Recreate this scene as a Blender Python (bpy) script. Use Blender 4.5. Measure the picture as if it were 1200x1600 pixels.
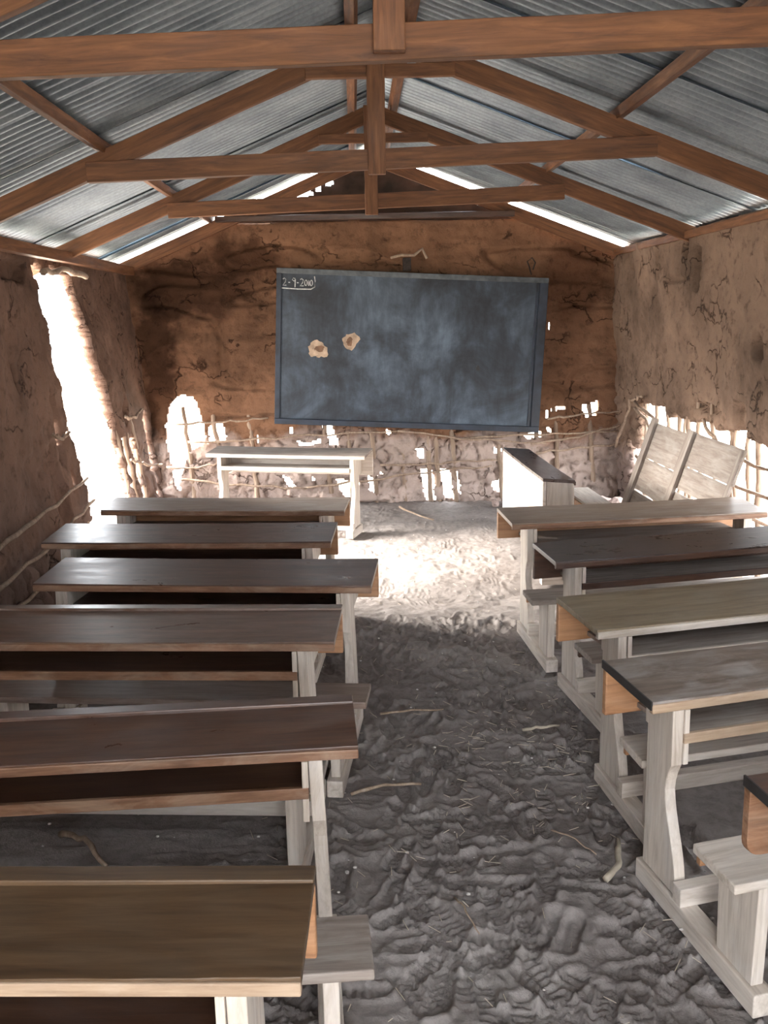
import bpy, bmesh, math, random
import numpy as np
from mathutils import Vector, Matrix

for o in list(bpy.data.objects):
    bpy.data.objects.remove(o)
SC = bpy.context.scene
COL = SC.collection
R = math.radians
random.seed(7)

# ------------------------------------------------------------------ camera
cam_d = bpy.data.cameras.new('camera')
cam_d.sensor_fit = 'VERTICAL'
cam_d.sensor_height = 24.0
cam_d.lens = 24.0 * 1500 / 1600
cam_d.clip_start = 0.02
cam_d.clip_end = 300
cam = bpy.data.objects.new('camera', cam_d)
COL.objects.link(cam)
a_, p_, r_ = R(1.5235), R(11.4478), R(1.0)
Fv = Vector((math.sin(a_) * math.cos(p_), math.cos(a_) * math.cos(p_), -math.sin(p_)))
Rv = Vector((math.cos(a_), -math.sin(a_), 0))
Uv = Rv.cross(Fv)
c_, s_ = math.cos(r_), math.sin(r_)
Xc = Rv * c_ - Uv * s_
Yc = Rv * s_ + Uv * c_
cam.matrix_world = Matrix(((Xc.x, Yc.x, -Fv.x, 0), (Xc.y, Yc.y, -Fv.y, 0), (Xc.z, Yc.z, -Fv.z, 1.65), (0, 0, 0, 1)))
SC.camera = cam

# ------------------------------------------------------------------ world, sun, exposure
SKY_STRENGTH = 19.0
SUN_STRENGTH = 85.0
EXPOSURE = 0.0
w = bpy.data.worlds.new('hazy_sky')
SC.world = w
w.use_nodes = True
bg = w.node_tree.nodes['Background']
bg.inputs[0].default_value = (0.90, 0.95, 1.0, 1)
bg.inputs[1].default_value = SKY_STRENGTH
sun_d = bpy.data.lights.new('sun', 'SUN')
sun_d.energy = SUN_STRENGTH
sun_d.angle = R(42)
sun_d.color = (1, .95, .86)
sun = bpy.data.objects.new('sun', sun_d)
COL.objects.link(sun)
sun.rotation_euler = Vector((.93, -.17, -.52)).to_track_quat('-Z', 'Y').to_euler()
SC.view_settings.view_transform = 'Standard'
SC.view_settings.look = 'None'
SC.view_settings.gamma = 1.0
SC.view_settings.use_curve_mapping = False
SC.view_settings.exposure = EXPOSURE

# ------------------------------------------------------------------ material helpers
def new_mat(name):
    m = bpy.data.materials.new(name)
    m.use_nodes = True
    nt = m.node_tree
    return m, nt, nt.nodes['Principled BSDF']

def N(nt, kind, **kw):
    n = nt.nodes.new(kind)
    for k, v in kw.items():
        if k in n.inputs.keys():
            n.inputs[k].default_value = v
        else:
            setattr(n, k, v)
    return n

def ramp(nt, src, stops):
    r = nt.nodes.new('ShaderNodeValToRGB')
    e = r.color_ramp.elements
    while len(e) < len(stops):
        e.new(0.5)
    for i, (p, c) in enumerate(stops):
        e[i].position = p
        e[i].color = (c[0], c[1], c[2], 1) if not isinstance(c, (int, float)) else (c, c, c, 1)
    nt.links.new(src, r.inputs[0])
    return r

def coords(nt, scale=(1, 1, 1), rand=True):
    tc = nt.nodes.new('ShaderNodeTexCoord')
    mp = nt.nodes.new('ShaderNodeMapping')
    mp.inputs['Scale'].default_value = scale
    nt.links.new(tc.outputs['Object'], mp.inputs[0])
    if rand:
        oi = nt.nodes.new('ShaderNodeObjectInfo')
        mu = nt.nodes.new('ShaderNodeMath')
        mu.operation = 'MULTIPLY'
        mu.inputs[1].default_value = 37.0
        nt.links.new(oi.outputs['Random'], mu.inputs[0])
        cb = nt.nodes.new('ShaderNodeCombineXYZ')
        for i in range(3):
            nt.links.new(mu.outputs[0], cb.inputs[i])
        nt.links.new(cb.outputs[0], mp.inputs['Location'])
    return mp.outputs[0]

def noise(nt, vec, scale, detail=4, rough=.55, dist=0):
    n = nt.nodes.new('ShaderNodeTexNoise')
    n.inputs['Scale'].default_value = scale
    n.inputs['Detail'].default_value = detail
    n.inputs['Roughness'].default_value = rough
    n.inputs['Distortion'].default_value = dist
    nt.links.new(vec, n.inputs['Vector'])
    return n.outputs['Fac']

def mix(nt, fac, a, b, mode='MIX'):
    m = nt.nodes.new('ShaderNodeMix')
    m.data_type = 'RGBA'
    m.blend_type = mode
    if hasattr(fac, 'name'):
        nt.links.new(fac, m.inputs[0])
    else:
        m.inputs[0].default_value = fac
    for i, v in ((6, a), (7, b)):
        if hasattr(v, 'name'):
            nt.links.new(v, m.inputs[i])
        else:
            m.inputs[i].default_value = (v[0], v[1], v[2], 1)
    return m.outputs[2]

def bump(nt, b, h, strength, dist=.01, prev=None):
    n = nt.nodes.new('ShaderNodeBump')
    n.inputs['Strength'].default_value = strength
    n.inputs['Distance'].default_value = dist
    nt.links.new(h, n.inputs['Height'])
    if prev:
        nt.links.new(prev, n.inputs['Normal'])
    nt.links.new(n.outputs[0], b.inputs['Normal'])
    return n.outputs[0]

def wood(name, dark, mid, light, axis='x', rough=(.5, .7), scuff=None, scuff_amt=.5, grain=1.0, knots=True, spec=.5, coat=0):
    m, nt, b = new_mat(name)
    s = {'x': (1.2, 14, 14), 'y': (14, 1.2, 14), 'z': (14, 14, 1.2)}[axis]
    s2 = {'x': (.8, 4, 4), 'y': (4, .8, 4), 'z': (4, 4, .8)}[axis]
    v = coords(nt, s)
    v2 = coords(nt, s2)
    g = noise(nt, v, 3.0, 8, .65, .6)
    gm = noise(nt, v2, 1.6, 5, .6, .4)
    c1 = ramp(nt, g, [(.3, dark), (.5, mid), (.72, light)]).outputs[0]
    c2 = ramp(nt, gm, [(.3, (.62, .6, .58)), (.6, (1, 1, 1))]).outputs[0]
    col = mix(nt, .7, c1, c2, 'MULTIPLY')
    if knots:
        vk = coords(nt, {'x': (2.2, 6, 6), 'y': (6, 2.2, 6), 'z': (6, 6, 2.2)}[axis])
        vo = nt.nodes.new('ShaderNodeTexVoronoi')
        vo.inputs['Scale'].default_value = .8
        nt.links.new(vk, vo.inputs['Vector'])
        kr = ramp(nt, vo.outputs['Distance'], [(.015, (.35, .3, .26)), (.07, (1, 1, 1))]).outputs[0]
        col = mix(nt, .75, col, kr, 'MULTIPLY')
    vr = coords(nt, {'x': (2, 5, 5), 'y': (5, 2, 5), 'z': (5, 5, 2)}[axis])
    rn = noise(nt, vr, 2.2, 6, .7, .8)
    if scuff:
        sm = ramp(nt, rn, [(.45, 0.0), (.7, 1.0)]).outputs[0]
        mm = nt.nodes.new('ShaderNodeMath')
        mm.operation = 'MULTIPLY'
        mm.inputs[1].default_value = scuff_amt
        nt.links.new(sm, mm.inputs[0])
        col = mix(nt, mm.outputs[0], col, scuff)
    nt.links.new(col, b.inputs['Base Color'])
    rr = ramp(nt, rn, [(.3, rough[0]), (.7, rough[1])])
    nt.links.new(rr.outputs[0], b.inputs['Roughness'])
    b.inputs['Specular IOR Level'].default_value = spec
    bump(nt, b, g, .25 * grain, .004)
    if coat:
        b.inputs['Coat Weight'].default_value = coat
        b.inputs['Coat Roughness'].default_value = .3
    return m

M = {}
for ax in 'xyz':
    M['pale_' + ax] = wood('pale_worn_wood_' + ax, (.38, .31, .255), (.56, .48, .41), (.70, .62, .545), ax, (.6, .8), (.60, .56, .53), .5)
    M['orange_' + ax] = wood('orange_stained_wood_' + ax, (.20, .09, .042), (.34, .165, .078), (.46, .245, .13), ax, (.45, .65), (.42, .27, .17), .25)
    M['beam_' + ax] = wood('roof_timber_' + ax, (.075, .028, .012), (.17, .066, .025), (.28, .12, .048), ax, (.55, .75), (.16, .07, .03), .45)
    M['lip_' + ax] = wood('worn_edge_wood_' + ax, (.11, .048, .024), (.20, .095, .05), (.33, .18, .11), ax, (.45, .65), (.40, .30, .22), .4)
    M['brown_' + ax] = wood('brown_varnished_wood_' + ax, (.030, .014, .009), (.062, .028, .017), (.105, .052, .03), ax, (.26, .5), (.12, .095, .09), .28, .5)
M['top_brown'] = wood('dark_brown_glossy_top', (.040, .018, .011), (.082, .037, .022), (.13, .064, .038), 'x', (.24, .5), (.15, .125, .12), .35, .4, spec=.45, knots=False, coat=.18)
M['top_worn'] = wood('brown_worn_top', (.07, .035, .022), (.12, .065, .042), (.19, .11, .075), 'x', (.25, .5), (.25, .21, .19), .5, .5, knots=False, coat=.18)
M['top_black'] = wood('black_brown_top', (.018, .011, .010), (.040, .024, .021), (.08, .055, .048), 'x', (.22, .45), (.18, .16, .16), .4, .5, knots=False, coat=.35)
M['top_olive'] = wood('olive_tan_top', (.12, .082, .045), (.20, .145, .085), (.28, .21, .14), 'x', (.35, .55), (.30, .26, .21), .5, .5, coat=.15)
M['top_grey'] = wood('grey_brown_top', (.085, .06, .045), (.16, .12, .095), (.25, .2, .17), 'x', (.32, .55), (.36, .33, .32), .6, .5, coat=.18)
M['top_light'] = wood('light_brown_top', (.13, .085, .06), (.22, .16, .12), (.32, .25, .2), 'x', (.3, .5), (.4, .37, .35), .5, .5, coat=.35)
M['tan_x'] = wood('tan_edge_wood_x', (.26, .17, .11), (.40, .28, .19), (.52, .39, .28), 'x', (.55, .75), (.45, .36, .28), .4)
M['seat_worn'] = wood('brown_worn_seat', (.12, .075, .055), (.20, .14, .11), (.30, .23, .19), 'x', (.3, .5), (.32, .28, .26), .5, .5, knots=False, coat=.4)
M['grey_x'] = wood('grey_weathered_wood_x', (.16, .12, .10), (.26, .21, .18), (.37, .32, .28), 'x', (.6, .8), (.4, .37, .34), .4)
M['grey_y'] = wood('grey_weathered_wood_y', (.16, .12, .10), (.26, .21, .18), (.37, .32, .28), 'y', (.6, .8), (.4, .37, .34), .4)
M['twig'] = wood('dry_twig', (.20, .13, .09), (.33, .24, .17), (.45, .35, .27), 'z', (.7, .9), knots=False)
M['stick'] = wood('lattice_stick', (.20, .13, .09), (.31, .22, .16), (.42, .32, .24), 'z', (.7, .9), knots=False)

def mud_mat(name, upper, lower, zsplit, stain=None):
    m, nt, b = new_mat(name)
    v = coords(nt, rand=False)
    n1 = noise(nt, v, 1.6, 8, .62, .3)
    n2 = noise(nt, v, 14, 8, .7)
    n3 = noise(nt, v, 70, 4, .6)
    cu = ramp(nt, n1, [(.30, [c * .50 for c in upper]), (.5, upper), (.72, [c * 1.35 for c in upper])]).outputs[0]
    cl = ramp(nt, n1, [(.30, [c * .65 for c in lower]), (.5, lower), (.72, [c * 1.3 for c in lower])]).outputs[0]
    sep = nt.nodes.new('ShaderNodeSeparateXYZ')
    nt.links.new(v, sep.inputs[0])
    ad = nt.nodes.new('ShaderNodeMath'); ad.operation = 'MULTIPLY_ADD'
    nt.links.new(n1, ad.inputs[0]); ad.inputs[1].default_value = .9
    nt.links.new(sep.outputs['Z'], ad.inputs[2])
    zr = nt.nodes.new('ShaderNodeMapRange')
    nt.links.new(ad.outputs[0], zr.inputs['Value'])
    zr.inputs['From Min'].default_value = zsplit + .38
    zr.inputs['From Max'].default_value = zsplit + .52
    col = mix(nt, zr.outputs[0], cl, cu)
    sp = ramp(nt, n2, [(.33, (.35, .33, .31)), (.47, (1, 1, 1))]).outputs[0]
    col = mix(nt, .6, col, sp, 'MULTIPLY')
    # hairline shrinkage cracks
    nz = nt.nodes.new('ShaderNodeTexNoise'); nz.inputs['Scale'].default_value = 5; nz.inputs['Detail'].default_value = 5
    nt.links.new(v, nz.inputs['Vector'])
    vv = nt.nodes.new('ShaderNodeVectorMath'); vv.operation = 'MULTIPLY_ADD'
    nt.links.new(nz.outputs['Color'], vv.inputs[0]); vv.inputs[1].default_value = (.5, .5, .5)
    nt.links.new(v, vv.inputs[2])
    vo = nt.nodes.new('ShaderNodeTexVoronoi'); vo.feature = 'DISTANCE_TO_EDGE'
    vo.inputs['Scale'].default_value = 3.4
    mpc = nt.nodes.new('ShaderNodeMapping'); mpc.inputs['Scale'].default_value = (.55, .55, 1.25)
    nt.links.new(vv.outputs[0], mpc.inputs[0]); nt.links.new(mpc.outputs[0], vo.inputs['Vector'])
    cm = noise(nt, v, 2.2, 3)
    thr = ramp(nt, vo.outputs['Distance'], [(.006, 0.0), (.03, 1.0)]).outputs[0]
    gate = ramp(nt, cm, [(.52, 1.0), (.57, 0.0)]).outputs[0]
    mx = nt.nodes.new('ShaderNodeMath'); mx.operation = 'MAXIMUM'
    nt.links.new(thr, mx.inputs[0]); nt.links.new(gate, mx.inputs[1])
    cr = ramp(nt, mx.outputs[0], [(0, (.22, .18, .16)), (1, (1, 1, 1))]).outputs[0]
    col = mix(nt, .85, col, cr, 'MULTIPLY')
    if stain:
        # soot and damp patches with outlines of their own
        for (cx, cz, rx, rz, amt) in stain:
            mp = nt.nodes.new('ShaderNodeMapping'); mp.vector_type = 'TEXTURE'
            mp.inputs['Location'].default_value = (cx, 0, cz)
            mp.inputs['Scale'].default_value = (rx, 100, rz)
            nt.links.new(vv.outputs[0], mp.inputs[0])
            mp.inputs['Location'].default_value = (cx + .25, 0, cz + .25)
            ln = nt.nodes.new('ShaderNodeVectorMath'); ln.operation = 'LENGTH'
            nt.links.new(mp.outputs[0], ln.inputs[0])
            sr = ramp(nt, ln.outputs['Value'], [(.55, (amt, amt * .9, amt * .85)), (1.0, (1, 1, 1))]).outputs[0]
            col = mix(nt, 1.0, col, sr, 'MULTIPLY')
    nt.links.new(col, b.inputs['Base Color'])
    b.inputs['Roughness'].default_value = .92
    b.inputs['Specular IOR Level'].default_value = .15
    p = bump(nt, b, n2, .7, .02)
    p = bump(nt, b, n3, .4, .006, p)
    bump(nt, b, mx.outputs[0], .8, .012, p)
    return m

M['mud_back'] = mud_mat('back_mud_plaster', (.20, .105, .062), (.40, .31, .27), .60,
                        [(-1.45, 1.9, .75, .32, .3), (-1.75, 1.2, .22, .9, .35), (-.95, 2.15, .5, .22, .35), (1.95, 1.95, .35, .5, .55)])
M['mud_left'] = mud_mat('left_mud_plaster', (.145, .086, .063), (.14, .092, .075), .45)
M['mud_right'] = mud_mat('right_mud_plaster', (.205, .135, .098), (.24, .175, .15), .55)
m, nt, b = new_mat('dark_gable_mud')
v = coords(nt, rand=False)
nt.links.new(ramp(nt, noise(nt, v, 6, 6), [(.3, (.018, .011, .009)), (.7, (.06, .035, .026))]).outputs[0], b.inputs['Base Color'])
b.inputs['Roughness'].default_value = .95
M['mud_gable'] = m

m, nt, b = new_mat('dusty_earth_floor')
v = coords(nt, rand=False)
n1 = noise(nt, v, 1.3, 6, .6, .3)
n2 = noise(nt, v, 26, 8, .68, .4)
n3 = noise(nt, v, 140, 3, .6)
col = ramp(nt, n1, [(.3, (.17, .145, .135)), (.5, (.24, .21, .198)), (.7, (.30, .268, .255))]).outputs[0]
sp = ramp(nt, n2, [(.3, (.6, .58, .56)), (.55, (1, 1, 1)), (.75, (1.1, 1.1, 1.1))]).outputs[0]
col = mix(nt, .8, col, sp, 'MULTIPLY')
nt.links.new(col, b.inputs['Base Color'])
b.inputs['Roughness'].default_value = .9
b.inputs['Specular IOR Level'].default_value = .25
p = bump(nt, b, n2, .38, .012)
bump(nt, b, n3, .4, .004, p)
M['floor'] = m

m, nt, b = new_mat('pale_outdoor_sand')
v = coords(nt, rand=False)
nt.links.new(ramp(nt, noise(nt, v, .8, 6), [(.3, (.5, .44, .36)), (.7, (.66, .6, .5))]).outputs[0], b.inputs['Base Color'])
b.inputs['Roughness'].default_value = .95
M['sand'] = m

m, nt, b = new_mat('galvanised_iron')
v = coords(nt, (1, 1, 1))
n1 = noise(nt, v, 3, 6, .6)
n2 = noise(nt, v, 60, 4, .7)
c = ramp(nt, n1, [(.3, (.22, .26, .30)), (.55, (.36, .415, .46)), (.75, (.46, .51, .55))]).outputs[0]
s = ramp(nt, n2, [(.3, (.72, .72, .72)), (.6, (1, 1, 1))]).outputs[0]
nt.links.new(mix(nt, .8, c, s, 'MULTIPLY'), b.inputs['Base Color'])
b.inputs['Metallic'].default_value = .75
nt.links.new(ramp(nt, n1, [(.3, .42), (.7, .58)]).outputs[0], b.inputs['Roughness'])
M['iron'] = m

m, nt, b = new_mat('chalk_dusted_slate_paint')
v = coords(nt, (1, 1, 1))
v2 = coords(nt, (3.2, 1, .8))
n1 = noise(nt, v, 1.7, 7, .65, .4)
n2 = noise(nt, v2, 3.5, 8, .7, .3)
c = ramp(nt, n1, [(.36, (.012, .014, .019)), (.5, (.030, .040, .056)), (.68, (.085, .115, .155))]).outputs[0]
s = ramp(nt, n2, [(.3, (.6, .6, .6)), (.5, (1, 1, 1)), (.72, (1.5, 1.5, 1.5))]).outputs[0]
nt.links.new(mix(nt, .9, c, s, 'MULTIPLY'), b.inputs['Base Color'])
b.inputs['Roughness'].default_value = .62
bump(nt, b, n2, .1, .003)
M['slate'] = m

def plain(name, c, rough=.7, scale=20, var=.25, metal=0):
    m, nt, b = new_mat(name)
    v = coords(nt)
    nt.links.new(ramp(nt, noise(nt, v, scale, 5), [(.3, [x * (1 - var) for x in c]), (.7, [x * (1 + var) for x in c])]).outputs[0], b.inputs['Base Color'])
    b.inputs['Roughness'].default_value = rough
    b.inputs['Metallic'].default_value = metal
    return m
M['slate_frame'] = plain('slate_painted_frame', (.014, .020, .034), .5, 8, .6)
M['slate_frame_dusty'] = plain('chalky_frame', (.075, .085, .095), .65, 12, .5)
M['chalk'] = plain('white_chalk', (.55, .56, .56), .9, 60, .3)
M['ply'] = plain('torn_plywood', (.40, .29, .21), .85, 14, .35)
M['ply_dark'] = plain('torn_plywood_core', (.16, .09, .055), .85, 20, .5)
M['straw'] = plain('pale_straw', (.38, .32, .25), .85)
M['stone'] = plain('pale_pebble', (.42, .39, .36), .85)
M['rust'] = plain('dark_rusty_iron', (.035, .025, .022), .8, 30, .5, .4)
M['clod'] = plain('dry_mud_clod', (.27, .20, .175), .95, 9, .35)
M['blackedge'] = plain('black_edging', (.022, .02, .02), .4, 20, .4)

# ------------------------------------------------------------------ numpy noise
def _hash(i, j, k=0):
    h = (i.astype(np.int64) * 374761393 + j.astype(np.int64) * 668265263 + k * 1274126177) & 0xffffffff
    h = ((h ^ (h >> 13)) * 1274126177) & 0xffffffff
    return ((h ^ (h >> 16)) & 0xffffff) / float(0xffffff)

def vnoise(x, y, seed=0):
    xi, yi = np.floor(x), np.floor(y)
    fx, fy = x - xi, y - yi
    fx = fx * fx * (3 - 2 * fx); fy = fy * fy * (3 - 2 * fy)
    xi = xi.astype(np.int64); yi = yi.astype(np.int64)
    a = _hash(xi, yi, seed); b = _hash(xi + 1, yi, seed)
    c = _hash(xi, yi + 1, seed); d = _hash(xi + 1, yi + 1, seed)
    return (a * (1 - fx) + b * fx) * (1 - fy) + (c * (1 - fx) + d * fx) * fy - .5

def fbm(x, y, octs=5, seed=0, gain=.5):
    s = 0; a = 1; f = 1
    for o in range(octs):
        s = s + a * vnoise(x * f + 13.7 * o, y * f + 7.3 * o, seed + o)
        a *= gain; f *= 2.03
    return s

def voronoi(x, y, seed=0):
    xi = np.floor(x).astype(np.int64); yi = np.floor(y).astype(np.int64)
    d1 = np.full(x.shape, 9.0); d2 = np.full(x.shape, 9.0); cid = np.zeros(x.shape)
    for di in (-1, 0, 1):
        for dj in (-1, 0, 1):
            a = xi + di; b = yi + dj
            px = a + .15 + .7 * _hash(a, b, seed); py = b + .15 + .7 * _hash(a, b, seed + 91)
            d = np.hypot(x - px, y - py)
            m = d < d1
            d2 = np.where(m, d1, np.minimum(d2, d)); cid = np.where(m, _hash(a, b, seed + 5), cid)
            d1 = np.where(m, d, d1)
    return d1, d2, cid

def inpoly(x, y, poly):
    r = np.zeros(x.shape, bool)
    n = len(poly)
    for i in range(n):
        x1, y1 = poly[i]; x2, y2 = poly[(i + 1) % n]
        c = ((y1 > y) != (y2 > y)) & (x < (x2 - x1) * (y - y1) / ((y2 - y1) + 1e-12) + x1)
        r ^= c
    return r

# ------------------------------------------------------------------ object helpers
def meta(o, label=None, cat=None, group=None, kind=None):
    if label: o['label'] = label
    if cat: o['category'] = cat
    if group: o['group'] = group
    if kind: o['kind'] = kind
    return o

def empty(name, loc=(0, 0, 0), rz=0, label=None, cat=None, group=None, kind=None):
    o = bpy.data.objects.new(name, None)
    o.empty_display_size = .1
    COL.objects.link(o)
    o.location = loc
    o.rotation_euler = (0, 0, rz)
    return meta(o, label, cat, group, kind)

def mobj(name, me, mat, parent=None):
    o = bpy.data.objects.new(name, me)
    COL.objects.link(o)
    if mat: me.materials.append(mat)
    if parent: o.parent = parent
    return o

def from_bm(name, bm, mat, parent=None, smooth=False, bevel=0):
    me = bpy.data.meshes.new(name)
    bm.normal_update()
    bm.to_mesh(me); bm.free()
    if smooth:
        me.polygons.foreach_set('use_smooth', [True] * len(me.polygons))
    o = mobj(name, me, mat, parent)
    if bevel:
        b = o.modifiers.new('bevel', 'BEVEL'); b.width = bevel; b.segments = 2; b.limit_method = 'ANGLE'
    return o

def grid_faces(ny, nx, mask=None, off=0, flip=False):
    i = np.arange(ny - 1)[:, None]; j = np.arange(nx - 1)[None, :]
    a = i * nx + j + off
    q = np.stack([a, a + 1, a + nx + 1, a + nx], -1)
    if flip: q = q[..., ::-1]
    q = q.reshape(-1, 4)
    return q if mask is None else q[mask.reshape(-1)]

def mesh_np(name, verts, quads, mat, parent=None, smooth=True):
    me = bpy.data.meshes.new(name)
    me.vertices.add(len(verts)); me.vertices.foreach_set('co', verts.astype(np.float32).ravel())
    nf = len(quads)
    me.loops.add(nf * 4); me.loops.foreach_set('vertex_index', quads.astype(np.int32).ravel())
    me.polygons.add(nf)
    me.polygons.foreach_set('loop_start', np.arange(0, nf * 4, 4, dtype=np.int32))
    me.polygons.foreach_set('loop_total', np.full(nf, 4, dtype=np.int32))
    me.polygons.foreach_set('use_smooth', np.full(nf, smooth))
    me.update(calc_edges=True); me.validate()
    return mobj(name, me, mat, parent)

def thick_wall(name, U, V, pos, nrm, front, backd, keep, mat, parent=None):
    """U,V 2-D grids; pos(U,V)->xyz ; front/back displacement arrays along nrm; keep = kept quad mask."""
    P = pos(U, V)
    nrm = np.array(nrm, float)
    A = P + nrm * front[..., None]
    B = P - nrm * backd[..., None]
    ny, nx = U.shape
    n = ny * nx
    verts = np.concatenate([A.reshape(-1, 3), B.reshape(-1, 3)])
    qf = grid_faces(ny, nx, keep)
    qb = grid_faces(ny, nx, keep, off=n, flip=True)
    rim = []
    K = np.pad(keep, 1)
    idx = lambda i, j: i * nx + j
    for (di, dj, e0, e1) in ((-1, 0, (0, 0), (0, 1)), (1, 0, (1, 1), (1, 0)), (0, -1, (1, 0), (0, 0)), (0, 1, (0, 1), (1, 1))):
        nb = K[1 + di:ny + di, 1 + dj:nx + dj]
        ii, jj = np.nonzero(keep & ~nb)
        a = (ii + e0[0]) * nx + jj + e0[1]; b = (ii + e1[0]) * nx + jj + e1[1]
        rim.append(np.stack([a, a + n, b + n, b], -1))
    quads = np.concatenate([qf, qb] + rim)
    return mesh_np(name, verts, quads, mat, parent)

def box_bm(bm, x0, x1, y0, y1, z0, z1):
    vs = [bm.verts.new((x, y, z)) for x in (x0, x1) for y in (y0, y1) for z in (z0, z1)]
    f = lambda *i: bm.faces.new([vs[k] for k in i])
    f(0, 1, 3, 2); f(4, 6, 7, 5); f(0, 4, 5, 1); f(2, 3, 7, 6); f(0, 2, 6, 4); f(1, 5, 7, 3)
    return vs

def box(name, x0, x1, y0, y1, z0, z1, mat, parent=None, bevel=.002):
    bm = bmesh.new(); box_bm(bm, x0, x1, y0, y1, z0, z1)
    return from_bm(name, bm, mat, parent, bevel=bevel)

def prism_yz(name, prof, x0, x1, mat, parent=None, bevel=.002, skew=0):
    """profile list of (y,z) extruded along x; skew shifts x with falling z"""
    bm = bmesh.new()
    sh = lambda z: skew * (.6 - z)
    a = [bm.verts.new((x0 + sh(z), y, z)) for y, z in prof]
    b = [bm.verts.new((x1 + sh(z), y, z)) for y, z in prof]
    bm.faces.new(a[::-1]); bm.faces.new(b)
    for i in range(len(prof)):
        j = (i + 1) % len(prof)
        bm.faces.new((a[i], a[j], b[j], b[i]))
    bmesh.ops.recalc_face_normals(bm, faces=bm.faces)
    return from_bm(name, bm, mat, parent, bevel=bevel)

def beam(name, p0, p1, wdt, dep, mat, parent=None, up=(0, 0, 1), bevel=.003, bow=0.0):
    """timber of rectangular section from p0 to p1; local x runs along it; dep measured along 'up'"""
    p0 = Vector(p0); p1 = Vector(p1)
    d = p1 - p0; L = d.length; ex = d.normalized()
    ez = Vector(up); ez = (ez - ex * ez.dot(ex)).normalized(); ey = ez.cross(ex)
    bm = bmesh.new()
    n = 10
    rings = []
    for i in range(n + 1):
        t = i / n; x = L * t
        o = bow * math.sin(math.pi * t)
        j = lambda: random.uniform(-.0015, .0015)
        rings.append([bm.verts.new((x, sy * wdt / 2 + j(), sz * dep / 2 + o + j())) for sy, sz in ((-1, -1), (1, -1), (1, 1), (-1, 1))])
    for i in range(n):
        for k in range(4):
            l = (k + 1) % 4
            bm.faces.new((rings[i][k], rings[i][l], rings[i + 1][l], rings[i + 1][k]))
    bm.faces.new(rings[0]); bm.faces.new(rings[-1][::-1])
    bmesh.ops.recalc_face_normals(bm, faces=bm.faces)
    o = from_bm(name, bm, mat, parent, bevel=bevel)
    if parent: p0 = p0 - parent.location
    o.matrix_basis = Matrix(((ex.x, ey.x, ez.x, p0.x), (ex.y, ey.y, ez.y, p0.y), (ex.z, ey.z, ez.z, p0.z), (0, 0, 0, 1)))
    return o

def tube_bm(bm, pts, radii, seg=7):
    pts = [Vector(p) for p in pts]
    rings = []
    for i, p in enumerate(pts):
        d = (pts[min(i + 1, len(pts) - 1)] - pts[max(i - 1, 0)]).normalized()
        a = Vector((0, 0, 1)) if abs(d.z) < .9 else Vector((1, 0, 0))
        u = d.cross(a).normalized(); v = d.cross(u)
        r = radii[i] if hasattr(radii, '__len__') else radii
        rings.append([bm.verts.new(p + (u * math.cos(2 * math.pi * k / seg) + v * math.sin(2 * math.pi * k / seg)) * r) for k in range(seg)])
    for i in range(len(rings) - 1):
        for k in range(seg):
            l = (k + 1) % seg
            bm.faces.new((rings[i][k], rings[i][l], rings[i + 1][l], rings[i + 1][k]))
    bm.faces.new(rings[0][::-1]); bm.faces.new(rings[-1])

def stick(name, pts, r0, r1, mat, parent=None, wob=.012, seg=6, sub=6):
    """irregular branch through pts, origin at its first point"""
    P = []
    for i in range(len(pts) - 1):
        a, b_ = Vector(pts[i]), Vector(pts[i + 1])
        for k in range(sub):
            P.append(a.lerp(b_, k / sub) + (Vector([random.uniform(-wob, wob) for _ in range(3)]) if (k or i) else Vector()))
    P.append(Vector(pts[-1]))
    o0 = P[0].copy()
    bm = bmesh.new()
    rr = [(r0 + (r1 - r0) * i / (len(P) - 1)) * random.uniform(.85, 1.15) for i in range(len(P))]
    tube_bm(bm, [p - o0 for p in P], rr, seg)
    bmesh.ops.recalc_face_normals(bm, faces=bm.faces)
    o = from_bm(name, bm, mat, parent, smooth=True)
    o.location = o0 - (parent.location if parent else Vector())
    return o

# ================================================================== SETTING
# ---- floor: tamped dusty earth, footprints and ripples modelled in
def axis(segs):
    out = []
    for a, b, s in segs:
        out.append(np.arange(a, b, s))
    return np.concatenate(out + [np.array([segs[-1][1]])])
fx = axis([(-2.6, -.3, .03), (-.3, 1.1, .007), (1.1, 3.0, .03)])
fy = axis([(-1.6, 1.0, .08), (1.0, 1.3, .015), (1.3, 3.6, .0075), (3.6, 5.6, .013), (5.6, 9.2, .025)])
X, Y = np.meshgrid(fx, fy)
Z = .026 * fbm(X * 1.6, Y * 1.6, 3, 3) + .014 * fbm(X * 6, Y * 6, 2, 11) + .0045 * fbm(X * 24, Y * 24, 3, 21)
rdg = 1 - np.abs(fbm(X * 7 + 1.5 * fbm(X * 3, Y * 3, 2, 40), Y * 9, 3, 50)) * 3
Z += .006 * np.clip(rdg, 0, 1) ** 2
wv = .9 * fbm(X * 2.2, Y * 2.2, 3, 90)
Z += .0022 * np.sin(2 * math.pi * (Y * .8 + X * .35 + .22 * wv + .05 * fbm(X * 9, Y * 9, 2, 95)) / .026) * np.clip(.5 + 2.2 * fbm(X * 3, Y * 3, 2, 97), 0, 1)
rs = np.random.RandomState(4)
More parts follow.
